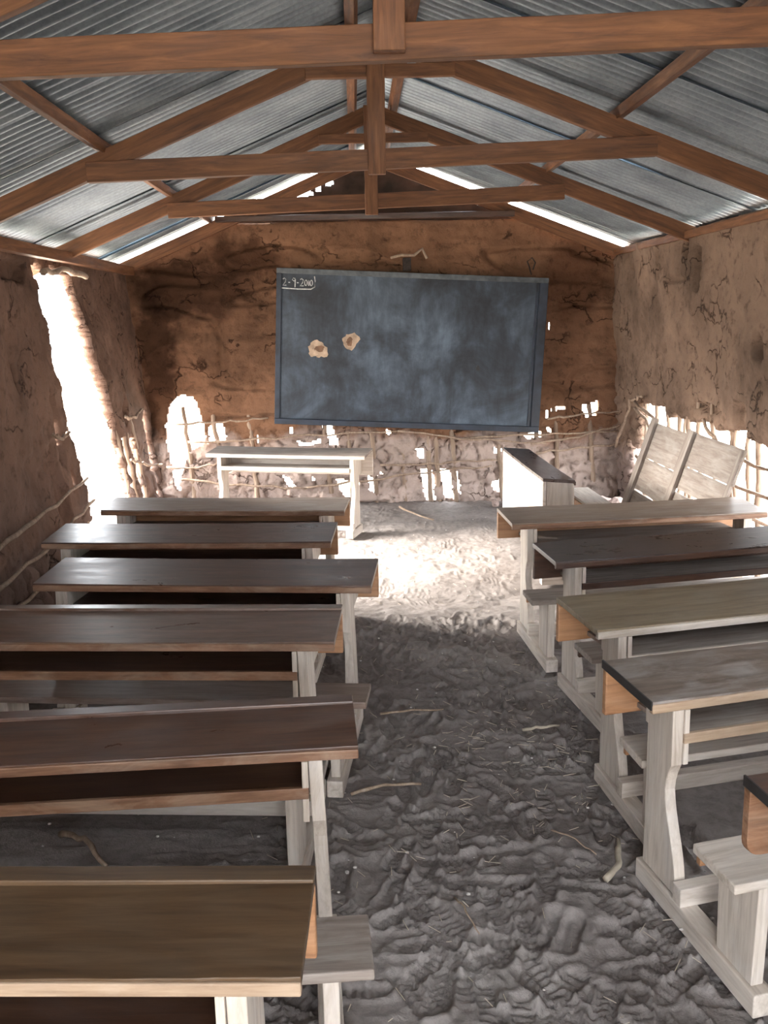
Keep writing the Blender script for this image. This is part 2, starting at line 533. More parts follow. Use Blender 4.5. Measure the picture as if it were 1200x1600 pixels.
for k in range(520):
    cx = rs.uniform(-.45, 1.05); cy = rs.uniform(1.2, 5.2)
    ang = rs.uniform(0, math.pi * 2) if rs.rand() < .5 else rs.normal(math.pi / 2, .5)
    ln = rs.uniform(.17, .24); wd = rs.uniform(.065, .085); dp = rs.uniform(.004, .011)
    ys = slice(np.searchsorted(fy, cy - .18), np.searchsorted(fy, cy + .18)); xs = slice(np.searchsorted(fx, cx - .18), np.searchsorted(fx, cx + .18))
    x = X[ys, xs] - cx; y = Y[ys, xs] - cy
    u = x * math.cos(ang) + y * math.sin(ang); v = -x * math.sin(ang) + y * math.cos(ang)
    wl = wd / 2 * (1 - .22 * np.cos(u / ln * 6.0))
    d = np.sqrt((u / (ln / 2)) ** 2 + (v / np.maximum(wl, .01)) ** 2)
    ins = np.clip((1.0 - d) * 5, 0, 1)
    rim = np.exp(-((d - 1.12) / .13) ** 2)
    per = rs.uniform(.018, .026)
    tread = np.sin((u + (abs(v) if rs.rand() < .5 else 0)) / per * 2 * math.pi) * (.0042 if rs.rand() < .75 else .001)
    zz = Z[ys, xs]
    m_ = zz.mean() if zz.size else 0
    Z[ys, xs] = zz * (1 - .6 * ins) + (m_ * .6 - dp + tread) * ins + .006 * rim
Z -= .014
verts = np.stack([X, Y, Z], -1).reshape(-1, 3)
fl = mesh_np('floor', verts, grid_faces(len(fy), len(fx)), M['floor'])
fl['kind'] = 'structure'

# ---- sandy yard around the hut
bm = bmesh.new()
s = 60
outer = [(-s, -s), (s, -s), (s, s), (-s, s)]; inner = [(-2.58, -1.58), (2.98, -1.58), (2.98, 9.18), (-2.58, 9.18)]
vo_ = [bm.verts.new((x, y, -.06)) for x, y in outer]; vi_ = [bm.verts.new((x, y, -.05)) for x, y in inner]
for i in range(4):
    j = (i + 1) % 4
    bm.faces.new((vo_[i], vo_[j], vi_[j], vi_[i]))
g = from_bm('yard_ground', bm, M['sand']); g['kind'] = 'structure'

# ---- back wall
HB = [[(-1.727, 0.74), (-1.615, 1.01), (-1.44, 1.007), (-1.37, 0.732), (-1.355, 0.588), (-1.485, 0.504), (-1.583, 0.303), (-1.624, 0.081), (-1.668, 0.305)], [(-1.33, 0.731), (-1.198, 0.746), (-1.183, 0.585), (-1.32, 0.588)], [(-0.302, 0.728), (-0.216, 0.726), (-0.17, 0.534), (-0.245, 0.524)], [(-0.537, 0.565), (-0.335, 0.578), (-0.337, 0.526), (-0.509, 0.536)], [(-0.196, 0.208), (-0.011, 0.192), (-0.003, 0.032), (-0.147, 0.065)], [(0.089, 0.249), (0.17, 0.235), (0.168, 0.099), (0.098, 0.107)], [(0.188, 0.264), (0.223, 0.263), (0.223, 0.228), (0.194, 0.229)], [(0.516, 0.485), (0.597, 0.483), (0.596, 0.384), (0.533, 0.403)], [(0.572, 0.303), (0.671, 0.289), (0.693, 0.016), (0.604, 0.0)], [(0.718, 0.288), (0.828, 0.285), (0.892, 0.0), (0.792, 0.0)], [(0.900, 0.26), (0.925, 0.26), (0.955, 0.04), (0.927, 0.041)], [(1.22, 0.165), (1.354, 0.197), (1.391, 0.024), (1.255, 0.081)], [(1.696, 0.825), (1.742, 0.824), (1.744, 0.726), (1.703, 0.727)], [(1.753, 0.847), (1.886, 0.845), (1.87, 0.805), (1.766, 0.807)], [(1.496, 0.587), (1.676, 0.629), (1.677, 0.56), (1.543, 0.545)], [(1.241, 0.493), (1.3, 0.474), (1.3, 0.439), (1.253, 0.44)], [(0.265, 0.653), (0.316, 0.652), (0.316, 0.611), (0.27, 0.612)], [(2.031, 0.865), (2.181, 0.873), (2.173, 0.741), (2.045, 0.732)], [(1.717, 1.587), (1.74, 1.587), (1.741, 1.515), (1.724, 1.515)], [(-0.601, 0.699), (-0.567, 0.699), (-0.563, 0.629), (-0.592, 0.63)], [(-0.895, 0.648), (-0.869, 0.578), (-0.898, 0.567)], [(2.194, 2.252), (2.227, 2.251), (2.228, 2.214), (2.2, 2.214)], [(1.716, 0.652), (1.757, 0.639), (1.752, 0.605), (1.723, 0.605)], [(-0.692, 0.272), (-0.622, 0.27), (-0.569, 0.151), (-0.627, 0.153)], [(-0.444, 0.249), (-0.404, 0.218), (-0.417, 0.178), (-0.446, 0.184)]]
ux = np.arange(-2.05, 2.56, .0155); vz = np.arange(-.06, 2.52, .0155)
U, V = np.meshgrid(ux, vz)
Uc, Vc = U[:-1, :-1] + .008, V[:-1, :-1] + .008
ju = Uc + .035 * fbm(Uc * 9, Vc * 9, 4, 60); jv = Vc + .035 * fbm(Uc * 9, Vc * 9, 4, 75)
keep = np.ones(Uc.shape, bool)
for p in HB:
    keep &= ~inpoly(ju, jv, p)
top = np.minimum(2.47, np.minimum(2.98 + .415 * (Uc - .15) - .015, 2.98 - .375 * (Uc - .15) - .015)) + .012 * fbm(Uc * 6, Uc * 0, 3, 5)
keep &= Vc < top
low = 1 / (1 + np.exp(-(.66 + .12 * fbm(U * 1.5, U * 0, 2, 8) - V) * 40))   # 1 where the plaster fell away
d1, d2, cid = voronoi(U * 4.6 + .9 * fbm(U * 7, V * 7, 4, 31), V * 6.2 + .9 * fbm(U * 7, V * 7, 4, 35), 7)
clod = np.clip((d2 - d1) * 4.5, 0, 1) ** .5
upper = .05 * fbm(U * 1.1, V * 1.8, 3, 1) + .030 * fbm(U * 2.0, V * 9, 4, 2) + .014 * fbm(U * 14, V * 14, 4, 9)
lay = np.abs(vnoise(U * 1.3 + 4, V * 5.5 + .6 * vnoise(U * 3, V * 3, 77), 66))
upper -= .045 * np.clip(1 - lay * 16, 0, 1)          # horizontal cracks between mud courses
lower = -.055 + .060 * np.minimum(clod, .8) + .05 * (cid - .5) + .035 * fbm(U * 9, V * 9, 5, 12)
front = upper * (1 - low) + lower * low
pos = lambda U, V: np.stack([U, np.full(U.shape, 8.6) + 0 * V, V], -1)
wb = thick_wall('wall_back', U, V, pos, (0, -1, 0), front, np.full(U.shape, .07) + .02 * fbm(U * 8, V * 8, 3, 3), keep, M['mud_back'])
wb['kind'] = 'structure'
# gable above, set back, its mud coloured nearly black, with a few chinks
HG = [[(-0.53, 2.69), (-0.357, 2.755), (-0.335, 2.706), (-0.52, 2.635)], [(-0.318, 2.765), (-0.268, 2.775), (-0.28, 2.725), (-0.308, 2.722)], [(-0.235, 2.81), (-0.165, 2.83), (-0.155, 2.79), (-0.215, 2.768)]]
ux = np.arange(-1.5, 1.85, .022); vz = np.arange(2.40, 2.97, .015)
U, V = np.meshgrid(ux, vz)
Uc, Vc = U[:-1, :-1] + .01, V[:-1, :-1] + .007
keep = np.ones(Uc.shape, bool)
for p in HG:
    keep &= ~inpoly(Uc + .012 * fbm(Uc * 20, Vc * 20, 3, 1), Vc + .01 * fbm(Uc * 20, Vc * 20, 3, 4), p)
keep &= Vc < np.minimum(2.98 + .415 * (Uc - .15) - .02, 2.98 - .375 * (Uc - .15) - .02)
gb = thick_wall('wall_back_gable', U, V, lambda U, V: np.stack([U, np.full(U.shape, 8.72), V], -1), (0, -1, 0),
                .03 * fbm(U * 5, V * 12, 4, 2), np.full(U.shape, .04), keep, M['mud_gable'])
gb['kind'] = 'structure'

# ---- side walls (u runs along the room)
def side_wall(name, xb, xt, zt, holes, mat, sgn, seed, fallen, ragged):
    ux = np.concatenate([np.arange(-1.3, 4.0, .06), np.arange(4.0, 8.68, .0165)]); vz = np.arange(-.06, zt + .001, .0165)
    U, V = np.meshgrid(ux, vz)
    Uc, Vc = (U[:-1, :-1] + U[1:, 1:]) / 2, (V[:-1, :-1] + V[1:, 1:]) / 2
    ju = Uc + .04 * fbm(Uc * 9, Vc * 9, 4, seed); jv = Vc + .06 * fbm(Uc * 8, Vc * 8, 4, seed + 9)
    keep = np.ones(Uc.shape, bool)
    for p in holes:
        keep &= ~inpoly(ju, jv, p)
    keep &= Vc < zt - .01 + .02 * fbm(Uc * 7, Uc * 0, 3, seed)
    low = 1 / (1 + np.exp(-(fallen + .15 * fbm(U * 1.5, U * 0, 2, seed) - V) * 40))
    d1, d2, cid = voronoi(U * 5, V * 5.5, seed)
    lower = -.04 + .05 * np.clip((d2 - d1) * 3, 0, 1) ** .6 + .02 * fbm(U * 16, V * 16, 3, 12)
    upper = .045 * fbm(U * 1.2, V * 1.6, 3, seed) + .022 * fbm(U * 5, V * 5, 4, seed + 2) + .012 * fbm(U * 16, V * 16, 4, seed + 5)
    pit = vnoise(U * 9, V * 5, seed + 70)
    upper -= .035 * np.clip((pit - .38) * 12, 0, 1)
    front = upper * (1 - low) + lower * low
    for (cu, cv, ru, rv, dp) in ragged:
        dd = np.hypot((U - cu) / ru, (V - cv) / rv) + .35 * fbm(U * 12, V * 12, 3, 2)
        front -= dp * np.clip((1 - dd) * 5, 0, 1)
    pos = lambda U, V: np.stack([xb + (xt - xb) * V / zt, U, V], -1)
    o = thick_wall(name, U, V, pos, (sgn, 0, 0), front, np.full(U.shape, .07) + .02 * fbm(U * 8, V * 8, 3, 3), keep, mat)
    o['kind'] = 'structure'
    return o
HL = [[(6.1, 2.0), (6.9, 2.0), (7.15, 1.35), (7.38, .9), (7.54, .28), (7.60, -.1), (6.42, -.1), (6.325, .41)],
      [(7.50, 0.80), (7.68, 0.78), (7.78, 0.0), (7.60, 0.0)], [(7.78, 0.74), (7.96, 0.70), (8.10, 0.0), (7.85, 0.0)],
      [(6.0, 1.057), (6.05, 1.046), (6.08, 0.899), (6.02, 0.909)], [(6.09, 0.714), (6.16, 0.689), (6.19, 0.589), (6.10, 0.607)],
      [(8.30, .85), (8.52, .95), (8.56, .1), (8.36, .2)]]
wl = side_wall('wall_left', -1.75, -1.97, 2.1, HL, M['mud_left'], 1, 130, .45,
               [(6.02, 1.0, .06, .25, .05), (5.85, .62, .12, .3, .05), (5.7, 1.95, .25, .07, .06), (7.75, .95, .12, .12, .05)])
HR = [[(7.86, .93), (7.35, .937), (6.9, .90), (6.38, .95), (6.04, .90), (5.73, .93), (5.36, .91), (4.9, .86), (4.4, .9), (3.9, .8), (3.9, -.1), (8.15, -.1), (8.2, .35), (7.95, .6)],
      [(8.45, 2.15), (8.5, 2.16), (8.5, 2.10), (8.43, 2.10)], [(8.05, .55), (8.25, .62), (8.2, .4), (8.02, .3)],
      [(1.7, 1.0), (2.5, 1.0), (2.5, 1.6), (1.7, 1.6)]]
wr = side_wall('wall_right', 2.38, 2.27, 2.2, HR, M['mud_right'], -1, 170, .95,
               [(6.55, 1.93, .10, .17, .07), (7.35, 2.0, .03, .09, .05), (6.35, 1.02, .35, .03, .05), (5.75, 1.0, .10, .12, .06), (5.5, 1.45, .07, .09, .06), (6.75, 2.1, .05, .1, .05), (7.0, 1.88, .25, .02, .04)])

# ---- wall behind the viewer, with a wide doorway
bm = bmesh.new()
box_bm(bm, -2.05, -.75, -1.42, -1.3, -.05, 2.1); box_bm(bm, .95, 2.45, -1.42, -1.3, -.05, 2.15); box_bm(bm, -2.05, 2.45, -1.42, -1.3, 2.12, 2.4)
bmesh.ops.subdivide_edges(bm, edges=bm.edges[:], cuts=6, use_grid_fill=True)
for v in bm.verts:
    v.co.y += random.uniform(-.015, .015)
wf = from_bm('wall_front', bm, M['mud_left'], smooth=True); wf['kind'] = 'structure'

# ---- lattice poles and twigs that carried the mud (parts of their wall)
def lat(parent, pts, r0=.012, r1=.009, wob=.012, name='lattice_stick'):
    o = stick(name, pts, r0, r1, M['stick'], parent, wob)
    return o
for z0, z1, x0, x1, y in ((.38, .41, -1.70, -1.2, 8.50), (.40, .50, -1.2, .01, 8.50), (.60, .66, -1.50, .36, 8.50), (.66, .52, .36, 1.69, 8.50), (.52, .69, 1.55, 2.40, 8.50),
                          (.27, .16, -1.62, -.46, 8.49), (.16, .33, -.5, 1.2, 8.50), (.76, .80, -1.6, -.78, 8.50), (.74, .80, 1.68, 2.35, 8.50), (.44, .50, 1.6, 2.38, 8.49), (.36, .38, .2, 1.25, 8.49), (.58, .62, .9, 2.38, 8.51)):
    xm = (x0 + x1) / 2
    lat(wb, [(x0, y, z0), (xm, y - .015, (z0 + z1) / 2 + random.uniform(-.03, .03)), (x1, y, z1)], .011, .008)
for x in (-1.52, -1.26, -.95, -.28, -.08, .13, .40, .635, .705, .86, 1.28, 1.62, 1.80, 2.12):
    lat(wb, [(x - .03, 8.63, .9), (x + .01, 8.62, .45), (x + .035, 8.62, -.05)], .02, .024, .008, 'lattice_pole')
y = 3.95
while y < 7.9:
    t = random.uniform(-.07, .07)
    zt = random.uniform(1.0, 1.15)
    lat(wr, [(2.40, y, -.05), (2.39, y + t * .5, .5), (2.36, y + t, zt)], random.uniform(.014, .026), random.uniform(.012, .02), .012, 'lattice_pole')
    y += random.uniform(.12, .30)
for pts in ([(2.30, 7.9, .93), (2.31, 7.2, .80), (2.31, 6.4, .74), (2.31, 5.6, .78), (2.31, 4.6, .72)],
            [(2.30, 7.9, .88), (2.30, 7.0, .66), (2.31, 6.0, .60), (2.31, 4.2, .62)],
            [(2.33, 7.9, .48), (2.33, 6.4, .42), (2.32, 5.0, .46), (2.32, 4.1, .40)],
            [(2.34, 7.8, .22), (2.34, 6.0, .20), (2.34, 4.1, .25)], [(2.28, 8.35, .5), (2.27, 7.9, .95), (2.27, 7.6, 1.0)], [(2.3, 6.3, .95), (2.3, 5.9, .74), (2.3, 5.6, .3)]):
    lat(wr, pts, .013, .010, .014)
for yy in (7.50, 7.70, 7.78, 8.02):
    lat(wl, [(-1.80, yy + .08, -.05), (-1.83, yy, .5), (-1.88, yy - .06, .88)], .024, .02, .01, 'lattice_pole')
lat(wl, [(-1.99, 6.02, 2.0), (-1.91, 6.12, 1.2), (-1.83, 6.29, .45), (-1.80, 6.38, 0)], .022, .024, .006, 'lattice_pole')
for pts in ([(-1.76, 4.3, .56), (-1.77, 5.2, .60), (-1.76, 6.22, .66)], [(-1.74, 4.5, .40), (-1.75, 5.4, .42), (-1.75, 6.3, .50)], [(-1.745, 4.4, .22), (-1.745, 5.2, .24), (-1.74, 6.3, .30)],
            [(-1.80, 6.05, .98), (-1.79, 5.85, .97), (-1.80, 5.72, 1.0)], [(-1.76, 7.45, .60), (-1.76, 7.9, .50), (-1.72, 8.4, .42)], [(-1.78, 7.45, .93), (-1.78, 7.7, .9), (-1.76, 7.95, .95)]):
    lat(wl, pts, .012, .010, .012)
lat(wl, [(-1.85, 6.9, 1.96), (-1.87, 6.5, 1.99), (-1.85, 5.95, 1.95)], .02, .02, .01)

# ---- fallen clods along the broken wall feet
def clod_mesh(seed):
    bm = bmesh.new()
    bmesh.ops.create_icosphere(bm, subdivisions=2, radius=1)
    r = random.Random(seed)
    ph = [r.uniform(0, 6) for _ in range(6)]
    for v in bm.verts:
        n = v.co.copy()
        v.co *= 1 + .22 * math.sin(3 * n.x + ph[0]) * math.cos(2.6 * n.y + ph[1]) + .12 * math.sin(6 * n.z + ph[2] + 3 * n.x) + r.uniform(-.05, .05)
        v.co.z *= .7
    me = bpy.data.meshes.new('mud_clod'); bm.to_mesh(me); bm.free()
    me.materials.append(M['clod'])
    return me
CL = [clod_mesh(i) for i in range(6)]
def clods(n, fx_, fy_, smin, smax, label, group, zf=0):
    for i in range(n):
        o = bpy.data.objects.new('mud_clod', CL[i % 6]); COL.objects.link(o)
        s = random.uniform(smin, smax)
        o.scale = (s * random.uniform(.8, 1.3), s * random.uniform(.8, 1.2), s)
        o.location = (fx_(), fy_(), s * .45 + zf)
        o.rotation_euler = (random.uniform(-.3, .3), random.uniform(-.3, .3), random.uniform(0, 6))
        meta(o, label, 'mud clod', group)
clods(22, lambda: random.uniform(-1.62, -.6), lambda: random.uniform(8.22, 8.46), .03, .085, 'dry mud clod in the rubble heap by the far left corner, behind the front table', 'mud clods by the far left corner')
clods(10, lambda: random.uniform(1.2, 1.5), lambda: random.uniform(8.2, 8.45), .02, .055, 'small mud clod at the foot of the back wall, left of the turned desk', 'mud clods left of the turned desk')
clods(14, lambda: random.uniform(1.75, 2.25), lambda: random.uniform(7.95, 8.4), .04, .10, 'pale mud clod piled in the far right corner behind the plank door', 'mud clods in the far right corner')

# ================================================================== ROOF
AX, AZ = .15, 2.98
zl = lambda x: AZ + .415 * (x - AX)
zr_ = lambda x: AZ - .375 * (x - AX)
ceil = empty('ceiling', (0, 0, 0), kind='structure')
P_ = .076
def sheet(side, y0, y1, i):
    n_y = int((y1 - y0) / P_ * 8)
    ys = np.linspace(y0, y1, n_y)
    ts = np.linspace(0, 1, 26)
    T, Yg = np.meshgrid(ts, ys)
    xe = -2.26 if side < 0 else 2.72
    off = .118 + (.012 if i % 2 else 0) + random.uniform(0, .004)
    tilt = random.uniform(-.008, .008)
    Xg = AX + (xe - AX) * T
    Zc = (AZ + .415 * (Xg - AX)) if side < 0 else (AZ - .375 * (Xg - AX))
    dent = .012 * fbm(Xg * 1.3, Yg * 1.3, 3, 30 + i)
    Zg = Zc + off + tilt * (Yg - y0) / (y1 - y0) + .012 * np.sin(2 * math.pi * Yg / P_) + dent * np.minimum(1, T * 1.5)
    verts = np.stack([Xg, Yg, Zg], -1).reshape(-1, 3)
    q = grid_faces(n_y, 26)
    o = mesh_np('roof_sheet', verts, q, M['iron'], ceil)
    s_ = o.modifiers.new('gauge', 'SOLIDIFY'); s_.thickness = .0015
    return o
y = -1.7; i = 0
while y < 8.6:
    y1 = min(y + .94, 8.76)
    sheet(-1, y, y1, i); i += 1
    y += .83
y = -1.5
while y < 8.6:
    y1 = min(y + .94, 8.76)
    sheet(1, y, y1, i); i += 1
    y += .83
prism = bmesh.new()
for sx in (-1, 1):
    sl = .415 if sx < 0 else .375
    a = [prism.verts.new((AX, yy, AZ + .150)) for yy in (-1.7, 8.78)]
    b = [prism.verts.new((AX + sx * .16, yy, AZ + .150 - sl * .16)) for yy in (-1.7, 8.78)]
    prism.faces.new((a[0], a[1], b[1], b[0]))
rc = from_bm('ridge_cap', prism, M['iron'], ceil)
rc.modifiers.new('gauge', 'SOLIDIFY').thickness = .002

truss_labels = ['nearest roof truss, its broad tie beam crossing the very top of the view',
                'second nearest roof truss, with chalk scribbles on its horizontal tie',
                'third roof truss, one before the back wall, lying lowest in the view',
                'roof truss lying on top of the back wall above the chalkboard']
def truss(y, zc, xl, xr, lab, kp_low, tie=True, xi=0.0):
    t = empty('roof_truss', (AX, y, zc), 0, lab, 'roof truss')
    mb = M['beam_x']
    beam('rafter', (-2.20, y + .03, zl(-2.20)), (AX + .04, y + .03, zl(AX + .04)), .045, .10, mb, t)
    beam('rafter', (2.5, y + .03, zr_(2.5)), (AX - .04, y + .03, zr_(AX - .04)), .045, .10, mb, t)
    if tie:
        beam('collar_tie', (xl, y - .02, zc), (xr, y - .02, zc + (xr - xl) * .032), .045, .095, mb, t)
        beam('upper_tie', (AX - .36, y - .018, AZ - .175), (AX + .36, y - .018, AZ - .168), .035, .06, mb, t)
        beam('king_post', (AX + xi, y - .067, kp_low), (AX + xi, y - .067, AZ + .02), .045, .085, mb, t, up=(1, 0, 0))
    return t
truss(2.85, 2.342, -1.25, 1.52, truss_labels[0], 2.352, xi=-.04)
truss(4.95, 2.362, -1.28, 1.50, truss_labels[1], 2.33, xi=-.025)
truss(6.70, 2.368, -1.22, 1.42, truss_labels[2], 2.32, xi=-.02)
truss(8.52, 2.50, 0, 0, truss_labels[3], 0, tie=False)
# a fifth, behind the viewer
truss(.75, 2.352, -1.25, 1.50, 'roof truss over the rear of the room, above and behind the camera', 2.33)

for nm, x, f, lab in (('purlin', -1.22, zl, 'roof purlin halfway down the left slope'), ('purlin', 1.33, zr_, 'roof purlin halfway down the right slope'),
                      ('purlin', .015, zl, 'roof purlin just left of the ridge'), ('purlin', .285, zr_, 'roof purlin just right of the ridge'),
                      ('purlin', -2.12, zl, 'roof purlin along the left eave'), ('purlin', 2.42, zr_, 'roof purlin along the right eave')):
    z = f(x) + .058 + .025
    o = beam(nm, (x, -1.6, z), (x, 8.72, z), .07 if 'halfway' in lab else .05, .05, M['beam_x'], None, up=(.38 if x < .1 else -.38, 0, 1))
    meta(o, lab, 'purlin')
o = beam('wall_plate', (-1.96, -1.3, 2.09), (-1.90, 8.5, 2.075), .06, .07, M['beam_x']); meta(o, 'long timber wall plate lying along the top of the left wall', 'wall plate')
o = beam('wall_plate', (2.30, -1.3, 2.17), (2.28, 8.5, 2.165), .06, .05, M['beam_x']); meta(o, 'long timber wall plate lying along the top of the right wall', 'wall plate')
o = beam('wall_plate', (-1.16, 8.50, 2.487), (1.38, 8.50, 2.50), .07, .045, M['brown_x']); meta(o, 'dark horizontal timber lying across the top of the back wall', 'wall plate')

# ================================================================== CHALKBOARD
BW, BH = 2.34, 1.335
cb = empty('chalkboard', (.478, 8.475, 1.355 - BH / 2), 0, 'large blue-black chalkboard hanging slightly crooked on the back mud wall', 'chalkboard')
def board_grid():
    gx = np.linspace(-BW / 2, BW / 2, 40); gz = np.linspace(0, BH, 24)
    Ug, Vg = np.meshgrid(gx, gz)
    n = Ug.shape
    A = np.stack([Ug, -.004 + .003 * fbm(Ug * 2, Vg * 2, 2, 5), Vg], -1)
    return A
tilt = Matrix.Translation((0, 0, BH / 2)) @ Matrix.Rotation(R(3.05), 4, 'Y') @ Matrix.Translation((0, 0, -BH / 2))
def bpart(o):
    o.matrix_basis = tilt.copy()
    return o
pn = box('board_panel', -BW / 2 + .01, BW / 2 - .01, -.004, .012, .01, BH - .01, M['slate'], cb); bpart(pn)
fr = .05
for nm, a in (('top', (-BW / 2, BW / 2, -.022, .016, BH - .045, BH)), ('bot', (-BW / 2, BW / 2, -.028, .016, 0, .05)), ('l', (-BW / 2, -BW / 2 + .045, -.022, .016, .05, BH - .045)), ('r', (BW / 2 - .075, BW / 2, -.024, .016, .05, BH - .045))):
    o = box('board_frame', *a, M['slate_frame_dusty'] if nm in ('top',) else M['slate_frame'], cb, .004); bpart(o)
    if nm == 'top': o['label'] = 'top frame strip grey with chalk dust'
o = box('board_frame', BW / 2 - .105, BW / 2 - .085, -.012, 0, .05, BH - .045, M['slate_frame'], cb); bpart(o)
def blob(name, cx, cz, r, y, mat, seed, sx=1, sz=1, n=26):
    rr = random.Random(seed); bm = bmesh.new()
    pts = []
    for k in range(n):
        a = 2 * math.pi * k / n
        q = r * (1 + .12 * math.sin(2 * a + seed) + .10 * math.sin(3 * a + seed) + .07 * math.sin(7 * a + 2 * seed) + rr.uniform(-.10, .10))
        pts.append((cx + sx * q * math.cos(a), cz + sz * q * math.sin(a)))
    f = [bm.verts.new((x, y, z)) for x, z in pts]; b_ = [bm.verts.new((x, -.003, z)) for x, z in pts]
    bm.faces.new(f)
    for k in range(n):
        l = (k + 1) % n
        bm.faces.new((f[l], f[k], b_[k], b_[l]))
    bmesh.ops.recalc_face_normals(bm, faces=bm.faces)
    return bpart(from_bm(name, bm, mat, cb))
# board-local: x from centre, z from the bottom
blob('torn_patch', -.80, .66, .082, -.007, M['ply'], 3, 1.0, .9)
blob('torn_core', -.79, .665, .035, -.010, M['ply_dark'], 5, 1.3, .7)
blob('torn_patch', -.845, .625, .035, -.009, M['ply'], 8)
blob('torn_patch', -.52, .74, .075, -.007, M['ply'], 6, .95, .9)
blob('torn_core', -.53, .735, .036, -.010, M['ply_dark'], 11, .8, 1.0)
blob('torn_core', .60, .545, .018, -.006, M['blackedge'], 4, 1, 1.2)
# chalk date, boxed off
def stroke(bm, pts, r=.0042):
    tube_bm(bm, [(x, -.006, z) for x, z in pts], r, 5)
bm = bmesh.new()
gx, gz, hh = -BW / 2 + .055, BH - .145, .062
def two(x, s=1): return [(x, gz + hh * s * .85), (x + .012, gz + hh * s), (x + .026, gz + hh * s * .8), (x + .02, gz + hh * s * .45), (x, gz), (x + .03, gz + .002)]
def zero(x): return [(x + .011 + .011 * math.cos(a), gz + hh * .45 + hh * .38 * math.sin(a)) for a in [k * math.pi / 5 for k in range(11)]]
stroke(bm, two(gx)); stroke(bm, [(gx + .047, gz + hh * .42), (gx + .062, gz + hh * .42)])
stroke(bm, [(gx + .105, gz + hh * .95), (gx + .088, gz + hh * 1.05), (gx + .08, gz + hh * .8), (gx + .095, gz + hh * .6), (gx + .106, gz + hh * .9), (gx + .104, gz - .012)])
stroke(bm, [(gx + .12, gz + hh * .42), (gx + .135, gz + hh * .42)])
stroke(bm, two(gx + .148)); stroke(bm, zero(gx + .186)); stroke(bm, [(gx + .221, gz + hh * .8), (gx + .222, gz + .004)]); stroke(bm, zero(gx + .232))
stroke(bm, [(gx - .01, gz - .022), (gx + .12, gz - .026), (gx + .24, gz - .024), (gx + .272, gz - .005), (gx + .276, gz + .045), (gx + .268, gz + .085)], .005)
o = from_bm('chalk_writing', bm, M['chalk'], cb, smooth=True); bpart(o); o['label'] = 'chalk date 2-9-2010 boxed in the top left corner'
# iron hook above it and wire loop
hk = empty('wall_hook', (.46, 8.50, 2.12), 0, 'dark iron bracket stuck in the back wall above the middle of the chalkboard', 'hook')
bm = bmesh.new(); box_bm(bm, -.035, .035, -.03, .03, -.08, .03)
from_bm('bracket_plate', bm, M['rust'], hk, bevel=.004)
bm = bmesh.new(); tube_bm(bm, [(-.14, -.03, .03), (-.05, -.045, .05), (.06, -.05, .045), (.13, -.04, .10), (.17, -.03, .02)], .012)
from_bm('bent_rod', bm, M['stick'], hk, smooth=True)
bm = bmesh.new(); tube_bm(bm, [(.0, 0, -.06), (-.02, -.02, .0), (-.04, -.02, .05), (0, -.03, .08), (.03, -.02, .04), (.01, -.02, -.02)], .006)
wr_ = from_bm('hanging_wire', bm, M['rust'], smooth=True); wr_.location = (1.53, 8.47, 2.05); meta(wr_, 'small twisted wire loop holding the upper right corner of the chalkboard', 'wire')

# ================================================================== DESKS
random.seed(21)
def top_mesh(L, D, z0, z1, th, chip=.0015):
    """sloping top: near edge y=0 at z0, far edge y=D at z1, slightly worn edges"""
    bm = bmesh.new(); n = 40; rings = []
    for i in range(n + 1):
        x = L * i / n
        j = lambda s=chip: random.uniform(-s, s)
        ex = j(.001)
        sag = -.004 * math.sin(math.pi * i / n)
        rings.append([bm.verts.new((x, 0 + j(), z0 - th + sag)), bm.verts.new((x, D + ex, z1 - th + sag)), bm.verts.new((x, D + ex, z1 + sag)), bm.verts.new((x, 0 + j(.001), z0 + sag))])
    for i in range(n):
        for k in range(4):
            l = (k + 1) % 4
            bm.faces.new((rings[i][k], rings[i][l], rings[i + 1][l], rings[i + 1][k]))
    bm.faces.new(rings[0]); bm.faces.new(rings[-1][::-1])
    bmesh.ops.recalc_face_normals(bm, faces=bm.faces)
    return bm

